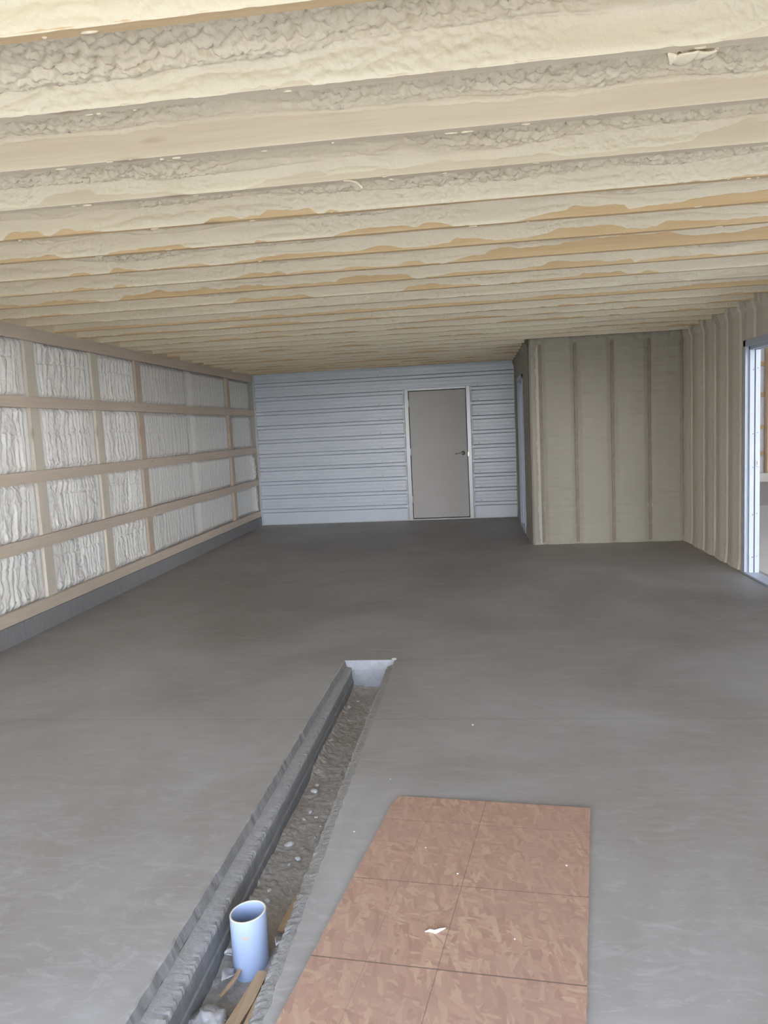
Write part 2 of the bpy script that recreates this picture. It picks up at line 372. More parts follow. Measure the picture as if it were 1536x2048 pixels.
def endwall():
    xs = np.linspace(-0.885, -0.545, 60); zs = np.array([0.0, -0.006, -0.02, -0.035, -0.05] + list(np.linspace(-0.06, -0.30, 24)))
    X, Z = np.meshgrid(xs, zs, indexing='ij')
    nz = fbm(X*30, Z*30, 3, 4)
    Y = TY1 - 0.014*ss(-0.03, -0.05, Z) - 0.012*nz*ss(0, -0.02, Z) + 0.004*vn(X*60, Z*0, 2)*ss(-0.02, 0, Z)
    g1 = grid_data(np.stack([X, Y, Z], -1))
    return [g1]
ew = build('trench_end', endwall(), ENDW, fl, flip=True); ew['label'] = 'patched concrete end of the trench, bluish daylight put in its colour'
def dirt():
    xs = np.linspace(-0.90, -0.60, 76); yy = np.arange(TY0, TY1, 0.006)
    X, Y = np.meshgrid(xs, yy, indexing='ij')
    Z = -0.185 + 0.030*(fbm(X*6, Y*4, 4, 3)-.5) + 0.010*(fbm(X*40, Y*40, 5, 3)-.5)
    side = ss(0.10, 0.0, X+0.86); rub = ss(.45, .8, vn(Y*3, X*8, 8))
    Z += side*(0.012 + 0.028*lumps(X*45, Y*45, 7)*ss(.3, .7, vn(Y*2.2, X*6, 9)))
    Z += 0.010*lumps(X*70, Y*70, 17)*rub*ss(3.0, 2.6, Y)
    Z += 0.02*ss(4.5, 4.66, Y)*lumps(X*30, Y*30, 3)
    ramp_ = 0.03*ss(2.45, 2.2, Y)*ss(-0.75, -0.66, X)
    Z += ramp_
    return [grid_data(np.stack([X, Y, Z], -1))]
dt = build('trench_dirt', dirt(), DIRT); tag(dt, 'loose dry dirt and rubble along the bottom of the floor trench', 'dirt', kind='stuff')

# ---- curb and left wall
cb = boxes('baseboard_left', [(XL-0.2, XL+0.004, YO, D, -0.05, 0.150)], CURB, bevel=0.004); struct(cb, 'grey concrete curb under the left wall')
sh = boxes('wall_left', [(XL-0.26, XL-0.16, YO, D+0.1, -0.05, 2.9)], SHELL); struct(sh, 'left wall')
POST_Y = [1.2, 2.6, 4.15, 5.76, 6.815, 7.745, 10.73]
GZ = [(0.152, 0.247), (0.665, 0.760), (1.192, 1.285), (1.790, 1.880), (2.325, 2.4265)]
def left_foam():
    yy = np.concatenate([np.arange(YO, 4.2, 0.06), np.arange(4.2, 8.2, 0.0065), np.arange(8.2, D+0.01, 0.013)])
    zz = np.arange(0.16, 2.46, 0.008)
    Y, Z = np.meshgrid(yy, zz, indexing='ij')
    X = np.full(Y.shape, XL-0.088)
    # bulge of each bay between posts and girts
    py = np.array(sorted(POST_Y + [YO, D, 9.2]))
    k = np.clip(np.searchsorted(py, Y)-1, 0, len(py)-2); y0, y1 = py[k], py[k+1]
    fy = np.minimum(Y-y0, y1-Y)
    gz = np.array([0.2, 0.7125, 1.24, 1.835, 2.376]); kz = np.clip(np.searchsorted(gz, Z)-1, 0, 3)
    fz = np.minimum(Z-gz[kz]-0.04, gz[kz+1]-0.04-Z)
    amt = np.where(Y < 7.7, 1.0, 0.36); smooth_ = ss(0.20, 0.13, y1-Y)*(Y < 7.7); amt = amt*(1-0.9*smooth_); amt = amt*np.where(Y > 9.15, 0.65, 1.0)
    X += 0.030*ss(0.03, 0.16, fy)*ss(-0.02, 0.05, fz)
    wy = Y + 0.060*(fbm(Y*5, Z*5, 21, 2)-.5) + 0.034*(fbm(Y*18, Z*20, 22, 3)-.5) + 0.025*(kz % 3)
    rid = np.abs(np.sin(math.pi*(wy*12.5 + 2.6*vn(Y*6, Z*0.8+kz*7, 23))))**0.6
    rid2 = fbm(wy*48, Z*7, 24, 2)
    X += amt*(0.022*(rid-.5)*(0.5+0.8*vn(Y*3, Z*2+kz*9, 25)) + 0.016*(rid2-.5))
    # horizontal lap lines and bubbly rows at the top / bottom of each cell
    lap = np.abs(Z - (gz[kz]+0.33 + 0.03*vn(Y*5, kz*3.0, 26)))
    X -= amt*0.010*np.exp(-(lap/0.008)**2)
    bub = ss(0.10, 0.02, fz)*ss(.35, .6, vn(Y*2, kz*5.0, 27)) + ss(0.12, 0.0, Z-0.25)*0.8
    X += np.clip(bub, 0, 1)*amt*0.022*(lumps(Y*22, Z*22, 28)-.4)
    X += 0.004*(fbm(Y*40, Z*40, 29, 2)-.5)*amt
    # far end edge foam curls beside metal wall
    X += 0.05*ss(11.60, 11.80, Y)*lumps(Y*14, Z*14, 31)*ss(.3, .6, vn(Z*3, Z*0, 32))
    # sags back around post sides (except near the coated post)
    dmin = np.min(np.abs(Y[..., None]-np.array(POST_Y)), -1)
    near_side = np.min(np.where(np.array(POST_Y) > Y[..., None], np.array(POST_Y)-Y[..., None], 9), -1)
    X += 0.020*ss(0.16, 0.10, near_side)*(Y < 7.7)
    X -= 0.035*ss(0.13, 0.075, dmin)*(near_side > 0.3)
    return [grid_data(np.stack([X, Y, Z], -1))]
lf = build('wall_foam', left_foam(), FOAM_L, sh); lf['label'] = 'white rippled spray foam filling the left wall'
build('wall_foam', [grid_data((lambda Y, Z: np.stack([XL-0.012+0.02*lumps(Y*14, Z*14, 5), Y, Z], -1))(*np.meshgrid(np.arange(YO, D, 0.02), np.arange(2.425, 2.66, 0.02), indexing='ij')))], FOAM_C, sh)
gl = ['wooden bottom board lying flat along the concrete curb of the left wall', 'lowest horizontal girt across the foam, just above the bottom board',
      'middle horizontal girt across the left foam wall', 'upper horizontal girt across the left foam wall', 'top board of the left wall tucked under the joist ends']
gn = ['bottom_board', 'wall_girt', 'wall_girt', 'wall_girt', 'top_board']
for i, (a, b) in enumerate(GZ):
    o = boxes(gn[i], [(XL-0.038, XL, YO+0.01, D-0.012, a, b)], WOOD_G, bevel=0.0025); local(o, (XL-0.02, 5.5, a))
    tag(o, gl[i], 'board', 'horizontal boards of the left wall')
pl = {5.76: 'wooden post behind the girts, leftmost on the left foam wall', 6.815: 'pale foam-dusted post, second from the left on the foam wall',
      7.745: 'dark wooden post in the middle of the left foam wall', 10.73: 'dark narrow post nearest the metal back wall, on the left foam wall'}
for y in POST_Y:
    if y not in pl: continue
    w_ = 0.065 if y != 10.73 else 0.06
    o = boxes('wall_post', [(XL-0.155, XL-0.0385, y-w_, y+w_, 0.150, 2.426)], WOOD_PF if y in (5.76, 6.815) else WOOD_P, bevel=0.003)
    local(o, (XL-0.09, y, 0.15)); tag(o, pl[y], 'post', 'posts of the left wall')

# ---- ceiling
NB = range(-2, 25)                          # bays: bay k lies between joist k and k+1
def ylo(k): return J0 + k*JS
EXPO = {0: -0.01, 1: 0.092, 2: 0.030, 3: 0.006, 4: 0.012, 5: 0.022, 6: 0.010, 7: 0.03, 8: 0.008, 9: 0.02, 10: 0.03, 11: 0.012}
def bay(k):
    y0 = ylo(k)+JT; y1 = ylo(k+1)
    dx = 0.007 if k < 2 else (0.008 if k < 5 else (0.012 if k < 9 else 0.022))
    nA = 54 if k < 4 else (34 if k < 9 else 18); nBv = 26 if k < 5 else (18 if k < 9 else 10)
    xs = np.arange(XL-0.02, XR+0.02, dx)
    sd = k*17.3 + 3
    # bay foam depth above the joist bottoms
    base = 0.086 + 0.040*(fbm(xs*1.1, xs*0, sd, 3)-.5)*2
    if k == -1: base = 0.055 + 0.045*ss(-1.3, 0.3, xs) + 0.03*(fbm(xs*2.1, xs*0, sd, 3)-.5)
    if k == 0: base = 0.096 - 0.012*ss(-.2, .5, xs) + 0.03*(fbm(xs*3.0, xs*0, sd, 3)-.5)
    if k == -2: base = base + 0.03
    base = np.clip(base, 0.045, 0.18)
    e0 = EXPO.get(k+1, 0.012)
    lo = e0 + ((0.075 if k < 9 else 0.03)*(fbm(xs*2.2, xs*0, sd+5, 4)-.56) if k != 0 else 0.028*(fbm(xs*2.6, xs*0, sd+5, 4)-.5))
    if k < 0: lo = -0.002 + 0.20*np.clip(fbm(xs*4, xs*0, sd+6, 4)-.60, 0, .2) + 0.028*ss(.62, .85, xs)
    if k == 0: lo = base - 0.012 + 0.006*(vn(xs*9, xs*0, 3)-.5) - 0.030*ss(-1.75, -2.6, xs)
    if k == 1: lo = lo + 0.075*ss(0.75, 1.25, xs)
    if k == 5: lo = lo + 0.06*ss(-0.2, 0.3, xs)
    if k > 0: lo = lo - 0.012 + (0.024 if k < 8 else 0.008)*ss(.54, .68, fbm(xs*3.2, xs*0, sd+30, 3))
    lo = np.clip(lo + 0.009*(fbm(xs*26, xs*0, sd+8, 4)-.5), -0.002, base-0.008)
    t = np.linspace(0, 1, nA); s = np.linspace(0, 1, nBv)[1:]
    X = np.repeat(xs[:, None], nA+nBv-1, 1)
    tt = np.concatenate([t, np.ones(nBv-1)])[None, :] + 0*X
    sv = np.concatenate([np.zeros(nA), s])[None, :] + 0*X
    B = base[:, None] + 0*X; LO = lo[:, None] + 0*X
    fil = 0.020
    Yp = y0 + tt*(y1-y0) - ss(0.75, 1.0, tt)*fil
    Z = H + B + 0.035*(1-(2*tt-1)**2)*(tt < 1) + 0.012*(1-tt)
    th = 0.0045 + (fil-0.0045)*(1-sv)**3
    rim = (1-sv**6)
    Z = np.where(sv > 0, H + B + (LO-B)*sv, Z)
    Yp = np.where(sv > 0, y1 - th*rim + 0.0015*(1-rim), Yp)
    ang = (math.pi/2)*np.clip(0.5*ss(0.80, 1.0, tt) + 0.5*ss(0, 0.25, sv), 0, 1)
    arc = Yp*(tt < 1) + (y1 + (H+B-Z))*(tt >= 1)
    mask = 0.25 + 0.95*ss(.36, .62, fbm(X*1.6, arc*3, sd+11, 3))
    L1 = lumps(X*34, arc*40, sd+1); L2 = fbm(X*60, arc*60, sd+2, 2)-.5
    big = fbm(X*5, arc*7, sd+14, 3)-.5
    # run of folds over the face
    fold = np.abs(np.sin(math.pi*(arc*22 + 2.0*fbm(X*3.5, arc*6, sd+4, 3))))
    exposed = (B-LO) < 0.03
    amp = np.where(sv > 0, 0.30*(1-sv)**0.5*np.where(mask > .7, 1, .35), 1.0)
    disp = amp*mask*(0.034*(L1-.5) + 0.008*L2) + amp*0.030*big*(sv == 0)
    disp += (sv > 0)*(0.0055*(fold-.5)*ss(.35, .6, vn(X*2, arc*3, sd+19))*(1-sv**3))
    disp += (sv == 0)*(tt > .8)*0.006*(fold-.3)
    disp = np.where(sv > 0, np.maximum(disp, -0.003), disp)
    Yp = Yp - np.sin(ang)*disp; Z = Z - np.cos(ang)*disp
    return grid_data(np.stack([X, Yp, Z], -1))
ck = boxes('ceiling', [(XL-0.26, XR+0.30, YO, D+0.3, H+0.26, H+0.34)], SHELL); struct(ck, 'ceiling deck above the foamed joists')
cfo = build('ceiling_foam', [bay(k) for k in NB], FOAM_C, ck); cfo['label'] = 'cream lumpy spray foam between the ceiling joists'
near_f = build('ceiling_foam', [grid_data(np.stack(list(np.meshgrid(np.linspace(XL, XR, 40), np.linspace(YO, ylo(-2)+JT, 30), indexing='ij')) + [np.full((40, 30), H+0.12)], -1))], FOAM_C, ck)
ordn = ['second', 'third', 'fourth', 'fifth', 'sixth', 'seventh', 'eighth', 'ninth', 'tenth', 'eleventh', 'twelfth', 'thirteenth', 'fourteenth', 'fifteenth', 'sixteenth']
for k in range(-1, 25):
    y = ylo(k); xs = np.linspace(XL-0.0, XR+0.02, 60 if k < 8 else 24)
    yy0 = y + 0.0015*(fbm(xs*3, xs*0, k, 2)-.5); zz = H + 0.003*(fbm(xs*2.2, xs*0, k+50, 2)-.5)
    if k >= 24: zz = zz
    b = 0.0025
    ring = [(0, b, JH), (0, 0, b), (0, b, 0), (0, JT-b, 0), (0, JT, b), (0, JT, JH)]
    P = np.stack([np.stack([xs, yy0+a, zz+c_], -1) for _, a, c_ in [(0, 0, JH)]+ring[1:]+[(0, 0, JH)]], 1)
    o = build('ceiling_joist', [grid_data(P)], WOOD_J if k in (0, 1, 2, 9, 14, 17, 20) else WOOD_JB, smooth=False, flip=False)
    local(o, (0, y, H))
    if k == -1: lb = 'foam-covered ceiling joist cut by the top edge of the photo, nearest the camera'
    elif k == 0: lb = 'ceiling joist thickly coated in pale foam, second from the top edge of the photo'
    elif k == 1: lb = 'ceiling joist with a wide clean strip of bare pine, third from the top edge'
    elif k <= 12: lb = '%s ceiling joist back from the top edge of the photo, foam-streaked pine' % ordn[k]
    else: lb = 'foam-streaked ceiling joist, %s' % ('closest to the metal back wall' if k == 24 else '%s counting out from the metal back wall' % ordn[23-k])
    tag(o, lb, 'joist', 'ceiling joists')
# bits of foam stuck on the joist edges, a torn flap and a curled string of foam (part of the sprayed foam)
def blob(bm, c, r, sx=1, sy=1, sz=1, seed=0):
    ret = bmesh.ops.create_icosphere(bm, subdivisions=2, radius=1)
    rnd = random.Random(seed)
    for v in ret['verts']:
        q = 1 + 0.35*(rnd.random()-.5)
        v.co = Vector((c[0]+v.co.x*r*sx*q, c[1]+v.co.y*r*sy*q, c[2]+v.co.z*r*sz*q))
bm = bmesh.new(); rnd = random.Random(4)
for i in range(95):
    k = rnd.choice([-1, 0, 0, 0, 1, 1, 1, 2, 2, 3, 3, 4, 5]); x = rnd.uniform(-2.2, 2.0)
    blob(bm, (x, ylo(k)+rnd.choice([0.0, JT*0.6, JT]), H-0.001), rnd.uniform(0.002, 0.0055), rnd.uniform(1, 5), 0.9, 0.8, i)
from_bm('foam_crumbs', bm, FOAM_C, ck, True)
bm = bmesh.new(); N, M = 26, 8; gv = []
for i in range(N):
    row = []; a = i/(N-1)
    for j in range(M):
        b = j/(M-1); wdt = 0.052*math.sin(math.pi*min(1, 0.12+a*0.88))**0.6*(1-0.35*a)
        x = 0.54+0.14*a + 0.008*math.sin(a*17+b*3); y = ylo(0)+JT+0.002+ (b-.2)*wdt*1.6 + 0.010*math.sin(a*9)
        z = H-0.012*math.sin(a*math.pi) - 0.030*math.sin(b*math.pi)*(1-0.6*a)+0.010*math.sin(a*23+b*7)*b + 0.028*b
        row.append(bm.verts.new((x, y, z)))
    gv.append(row)
for i in range(N-1):
    for j in range(M-1): bm.faces.new((gv[i][j], gv[i+1][j], gv[i+1][j+1], gv[i][j+1]))
fo = from_bm('foam_flap', bm, FOAM_C, ck, True)
sm_ = fo.modifiers.new('thick', 'SOLIDIFY'); sm_.thickness = 0.008; fo.modifiers.new('s', 'SUBSURF').levels = 1
fo['label'] = 'torn flap of foam hanging off the second joist'
def tube(name, pts, r, m, parent=None, res=4, taper=None):
    cu = bpy.data.curves.new(name, 'CURVE'); cu.dimensions = '3D'; cu.bevel_depth = r; cu.bevel_resolution = res; cu.use_fill_caps = True
    sp = cu.splines.new('POLY'); sp.points.add(len(pts)-1)
    for i, (p, q) in enumerate(zip(sp.points, pts)):
        p.co = (*q, 1); p.radius = taper(i/(len(pts)-1)) if taper else 1
    o = bpy.data.objects.new(name, cu); dg = None
    C.objects.link(o); dg = bpy.context.evaluated_depsgraph_get(); me = bpy.data.meshes.new_from_object(o.evaluated_get(dg))
    bpy.data.objects.remove(o); me.materials.clear(); me.name = name
    for p in me.polygons: p.use_smooth = True
    return link(name, me, m, parent)
tube('foam_string', [(-0.45, ylo(2)+0.004, H-0.002), (-0.425, ylo(2)-0.004, H-0.006), (-0.40, ylo(2)-0.004, H-0.014), (-0.385, ylo(2), H-0.030), (-0.38, ylo(2)+.002, H-0.036)], 0.005, FOAM_C, ck, taper=lambda a: 0.6+0.6*a)

# ---- back wall: horizontal ribbed white siding
def rib_profile():
    zs, ys_ = [], []
    z = 0.0; pts = [(0.0, 0.0)]
    for i in range(0, 12):
        c_ = 0.236 + 0.2262*i
        for dz, dy in ((-0.041, 0), (-0.038, -0.012), (-0.034, 0), (-0.023, 0.024), (0.014, 0.024), (0.026, 0), (0.030, -0.012), (0.033, 0), (0.068, 0), (0.074, 0.0025), (0.083, 0.0025), (0.089, 0), (0.128, 0), (0.134, 0.0025), (0.143, 0.0025), (0.149, 0)):  # negative steps are grooves added to draw dark shade lines beside each rib
            if c_+dz < H+0.10: pts.append((c_+dz, dy))
    pts.append((H+0.12, 0)); return pts
prof = rib_profile()
def siding(name, x0, x1, z0, z1, parent=None):
    P = [p for p in prof if z0 < p[0] < z1]
    def yat(z):
        for a, b in zip(prof, prof[1:]):
            if a[0] <= z <= b[0]: return a[1]+(b[1]-a[1])*(z-a[0])/(b[0]-a[0]+1e-9)
        return 0
    P = [(z0, yat(z0))] + P + [(z1, yat(z1))]
    xs = np.linspace(x0, x1, 12)
    A = np.array([[(x, D-p[1]+0.0, p[0]) for p in P] for x in xs])
    return build(name, [grid_data(A)], SIDING, parent, smooth=False)
DX0, DX1, DZ = -1.040, -0.030, 2.088
wb = boxes('wall_back', [(XL-0.2, DX0-0.0, D+0.02, D+0.14, -0.05, 2.75), (DX1, XR+0.3, D+0.02, D+0.14, -0.05, 2.75), (DX0, DX1, D+0.02, D+0.14, DZ, 2.75)], SHELL)
struct(wb, 'white horizontally ribbed metal back wall')
siding('metal_siding', XL, DX0-0.012, 0.006, DZ, wb); siding('metal_siding', DX1+0.012, XC, 0.006, DZ, wb); siding('metal_siding', XL, XC, DZ, H+0.03, wb)
boxes('corner_trim', [(XL-0.01, XL+0.022, D-0.03, D-0.006, 0.0, H), ], TRIMM, wb, 0.002)
boxes('corner_trim', [(XC-0.03, XC-0.002, D-0.03, D-0.006, 0.0, H)], TRIMM, wb, 0.002)
boxes('base_trim', [(XL+0.02, DX0-0.01, D-0.008, D+0.01, 0.0, 0.012), (DX1+0.01, XC-.03, D-0.008, D+0.01, 0.0, 0.012)], TRIMM, wb)
boxes('channel_trim', [(DX0-0.040, DX0-0.014, D-0.022, D-0.001, 0, DZ)], TRIMM, wb, 0.002)
boxes('channel_trim', [(DX1+0.014, DX1+0.040, D-0.022, D-0.001, 0, DZ+.02)], TRIMM, wb, 0.002)
bm = bmesh.new()
for i in range(10):
    for x in (-1.45, 0.10):
        blob(bm, (x, D-0.004, 0.236+0.2262*i+0.05), 0.007, 1, .7, 1, i)
from_bm('siding_screws', bm, SCREW, wb, True)
# door 1
d1 = empty('door_1', ((DX0+DX1)/2, D, 0)); struct(d1, 'closed putty-coloured steel door with a lever handle in the back wall')
FW = 0.052
keep(boxes('door_frame', [(DX0-0.012, DX0+FW, D-0.028, D+0.09, 0, DZ), (DX1-FW, DX1+0.012, D-0.028, D+0.09, 0, DZ), (DX0+FW, DX1-FW, D-0.028, D+0.09, DZ-0.036, DZ)], FRAMEP, bevel=0.004), d1)
keep(boxes('door_stop', [(DX0+FW, DX1-FW, D+0.035, D+0.05, 0.02, DZ-0.036)], DARK), d1)
keep(boxes('threshold', [(DX0+FW, DX1-FW, D-0.03, D+0.06, 0.0, 0.022)], FRAMEP, bevel=0.004), d1)
keep(boxes('door_slab', [(DX0+FW+0.009, DX1-FW-0.009, D-0.012, D+0.033, 0.034, DZ-0.046)], DOORP, bevel=0.003), d1)
for z in (1.86, 1.10, 0.34):
    keep(boxes('hinge', [(DX0+FW-0.006, DX0+FW+0.012, D-0.030, D-0.008, z-0.055, z+0.055)], FRAMEP, bevel=0.004), d1)
bm = bmesh.new()
hx, hz = DX1-FW-0.075, 1.045
bmesh.ops.create_cone(bm, cap_ends=True, segments=28, radius1=0.032, radius2=0.028, depth=0.014, matrix=Matrix.Translation((hx, D-0.018, hz)) @ Matrix.Rotation(math.pi/2, 4, 'X'))
bmesh.ops.create_cone(bm, cap_ends=True, segments=20, radius1=0.012, radius2=0.012, depth=0.05, matrix=Matrix.Translation((hx, D-0.045, hz)) @ Matrix.Rotation(math.pi/2, 4, 'X'))
h_ = from_bm('lever_handle', bm, CHROME, None, True); keep(h_, d1)
lv = tube('lever', [(hx+0.012, D-0.066, hz), (hx-0.03, D-0.068, hz+0.001), (hx-0.08, D-0.066, hz-0.004), (hx-0.125, D-0.058, hz-0.012)], 0.0105, CHROME); lv.parent = h_
keep(boxes('strike_plate', [(DX1-FW-0.004, DX1-FW+0.018, D-0.031, D-0.02, 0.99, 1.06)], CHROME, bevel=0.002), d1)

# ---- partition walls (foam between studs)
def ridged(U, Vv, sd, studs, u0, hor=0.004):
    dm = np.min(np.abs(U[..., None]-np.array(studs)), -1) if len(studs) else U*0+1
    wob = 0.008*(fbm(Vv*5, U*2, sd, 3)-.5)
    d = 0.020*ss(0.012, 0.075, dm+wob) + 0.010*ss(0.05, 0.25, dm)
    d += hor*(fbm(U*3, Vv*38, sd+1, 3)-.5)*2 + 0.006*(fbm(U*9, Vv*9, sd+2, 3)-.5) + 0.004*np.abs(np.sin(Vv*math.pi*5+2*vn(U*3, Vv, 4)))**8*-1
    return d
def partition(name, fn, m, parent, flip=False): return build(name, [fn], m, parent, True, flip)
def front_foam():
    xs = np.arange(XC-0.002, XR+0.03, 0.008); zs = np.arange(0.0, H+0.14, 0.010)
    X, Z = np.meshgrid(xs, zs, indexing='ij')
    studs = [0.812, 1.222, 1.643, 2.062, 2.462]
    d = ridged(X, Z, 60, studs, 0)
    d += 0.012*lumps(X*24, Z*24, 61)*ss(0.12, 0.0, Z) + 0.03*ss(2.33, 2.42, Z)*lumps(X*8, Z*8, 63)
    edge = ss(0.0, 0.02, X-XC)
    return grid_data(np.stack([X, DC + 0.012 - d*edge, Z], -1))
wi = boxes('wall_partition', [(XC+0.02, XR+0.02, DC+0.015, DC+0.12, 0, H+0.13)], SHELL); struct(wi, 'foam-filled stud wall of the closet facing the camera')
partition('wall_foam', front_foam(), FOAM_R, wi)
sx = [(0.812, 'stud edge nearest the outer corner of the closet wall'), (1.222, 'second stud from the outer corner of the closet wall'), (1.643, 'third, darker stud in the middle of the closet wall'), (2.062, 'fourth stud from the outer corner of the closet wall'), (2.455, 'stud in the inner corner where the closet meets the right wall')]
for x, lb in sx:
    wd = 0.017
    o = boxes('wall_stud', [(x-wd, x+wd, DC-0.004, DC+0.014, 0.02, H-0.05)], WOOD_S, bevel=0.002); local(o, (x, DC, 0.02)); tag(o, 'foam-dusted wooden '+lb, 'stud', 'studs of the closet wall')
def foam_panel(plane, val, a0, a1, z0, z1, studs, sd, sign, step=0.010, bot=False):
    A = np.arange(a0, a1+1e-6, step); zs = np.linspace(z0, z1, max(3, int((z1-z0)/step)))
    if a1-A[-1] > 1e-4: A = np.append(A, a1)
    U, Z = np.meshgrid(A, zs, indexing='ij'); dm = np.min(np.abs(U[..., None]-np.array(studs)), -1)
    wob = 0.010*(fbm(Z*6, U*2, sd, 3)-.5)
    d = 0.022*ss(0.0, 0.030, dm+wob) + 0.012*ss(0.03, 0.2, dm) + 0.006*(fbm(U*8, Z*8, sd+2, 3)-.5) + 0.003*(fbm(U*40, Z*40, sd+3, 2)-.5)
    if z0 < 0.05: d = d + 0.015*lumps(U*20, Z*20, sd)*ss(0.12, 0.0, Z)
    if z1 > H-.1: d = d + 0.03*ss(2.33, 2.42, Z)*lumps(U*8, Z*8, sd+6)
    ed = np.minimum(U-a0, a1-U)
    P = np.stack([val + sign*(d-0.014), U, Z], -1)
    return grid_data(P)
# closet side wall, faces -x, with door_2 opening
Y2a, Y2b, DH2 = 10.12, 11.02, 2.055
wc = boxes('wall_closet', [(XC+0.02, XC+0.11, DC+0.0, Y2a, 0, H+0.13), (XC+0.02, XC+0.11, Y2b, D+0.02, 0, H+0.13), (XC+0.02, XC+0.11, Y2a, Y2b, DH2, H+0.13)], SHELL)
struct(wc, 'foamed side wall of the closet beside the metal back wall')
ST2 = [9.16, 9.55, 9.95, 10.36, 10.77, 11.2, 11.6]
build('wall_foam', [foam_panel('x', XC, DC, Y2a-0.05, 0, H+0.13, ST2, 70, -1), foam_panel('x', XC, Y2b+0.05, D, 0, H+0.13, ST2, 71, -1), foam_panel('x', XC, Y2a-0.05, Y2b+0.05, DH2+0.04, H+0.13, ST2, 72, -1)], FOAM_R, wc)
# right wall, faces -x, with door_3 opening
Y3a, Y3b, DH3 = 6.12, 7.10, 2.055
Y4a, Y4b, DL4, DH4 = 1.6, 5.4, 1.05, 2.25  # unseen window band, added to bring daylight onto the left wall
wr = boxes('wall_right', [(XR+0.02, XR+0.08, YO, Y4a, 0, 2.8), (XR+0.02, XR+0.08, Y4a, Y4b, DH4, 2.8), (XR+0.02, XR+0.08, Y4a, Y4b, 0, DL4), (XR+0.02, XR+0.08, Y4b, Y3a, 0, 2.8), (XR+0.02, XR+0.08, Y3b, 9.5, 0, 2.8), (XR+0.02, XR+0.08, 11.3, D+0.02, 0, 2.8), (XR+0.02, XR+0.08, 9.5, 11.3, 2.1, 2.8), (XR+0.02, XR+0.08, Y3a, Y3b, DH3, 2.8)], SHELL)  # gap behind the closet is an added unseen doorway passing bay light
struct(wr, 'right wall of foam between closely spaced studs')
ST3 = [1.6, 2.0, 2.4, 2.8, 3.2, 3.6, 4.0, 4.4, 4.85, 5.3, 5.75, 6.12, 6.52, 6.93, 7.28, 7.64, 8.01, 8.38, 8.83]
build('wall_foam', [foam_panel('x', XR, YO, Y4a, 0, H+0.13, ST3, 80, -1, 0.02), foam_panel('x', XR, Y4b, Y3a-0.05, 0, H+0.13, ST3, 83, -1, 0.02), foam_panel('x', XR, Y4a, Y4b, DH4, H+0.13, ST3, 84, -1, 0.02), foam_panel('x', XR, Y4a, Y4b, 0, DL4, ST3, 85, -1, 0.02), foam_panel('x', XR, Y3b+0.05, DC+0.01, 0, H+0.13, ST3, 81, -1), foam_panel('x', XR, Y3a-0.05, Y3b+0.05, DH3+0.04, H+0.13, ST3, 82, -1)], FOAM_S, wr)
def open_frame(name, x, ya, yb, dh, label, latch):
    e = empty(name, (x, (ya+yb)/2, 0)); struct(e, label)
    t0, t1, dp = 0.055, 0.022, 0.088
    def U(n_, xs0, xs1, q, m):   # far jamb, near jamb, head
        return keep(boxes(n_, [(xs0, xs1, yb-q, yb+t0, 0, dh+t0), (xs0, xs1, ya-t0, ya+q, 0, dh+t0), (xs0, xs1, ya-t0, yb+t0, dh-q, dh+t0)], m, bevel=0.0015), e)
    U('door_casing', x-0.030, x+0.004, 0.0, WHITEF)
    U('door_jamb', x+0.000, x+dp*0.45, 0.030, WHITEF)
    U('gasket', x+dp*0.45, x+dp*0.45+0.008, 0.022, DARK)
    U('door_jamb', x+dp*0.45+0.008, x+dp, 0.034, WHITEF)
    keep(boxes('threshold', [(x-0.035, x+dp, ya, yb, 0.0, 0.018)], WHITEF, bevel=0.003), e)
    bm = bmesh.new()
    for z in (0.16, 0.55, 0.98, 1.28, 1.85):
        for xx in (x+0.03, x+dp*0.75): blob(bm, (xx, yb-0.033, z+(0.01 if xx > x+.05 else 0)), 0.006, 1, .6, 1, 3)
    keep(from_bm('jamb_screws', bm, SCREW, None, True), e)
    if latch: keep(boxes('strike_plate', [(x+dp*0.62, x+dp-0.006, yb-0.040, yb-0.028, 0.99, 1.05)], CHROME, bevel=0.002), e); keep(boxes('strike_hole', [(x+dp*0.70, x+dp-0.022, yb-0.043, yb-0.036, 1.0, 1.04)], DARK), e)
open_frame('door_2', XC, Y2a, Y2b, DH2, 'white steel door frame in the closet side wall', False)
open_frame('door_3', XR, Y3a, Y3b, DH3, 'open white steel doorway in the right wall leading to the bright bay', True)

# ---- front wall around the wide opening, behind the camera
OX0, OX1, OZ = -3.1, 2.0, 2.36
fw = boxes('wall_front', [(XL-0.26, OX0, YO-0.14, YO, -0.05, 2.9), (OX1, XR+0.3, YO-0.14, YO, -0.05, 2.9), (OX0, OX1, YO-0.14, YO, OZ, 2.9)], SHELL); struct(fw, 'front wall around the open overhead doorway')

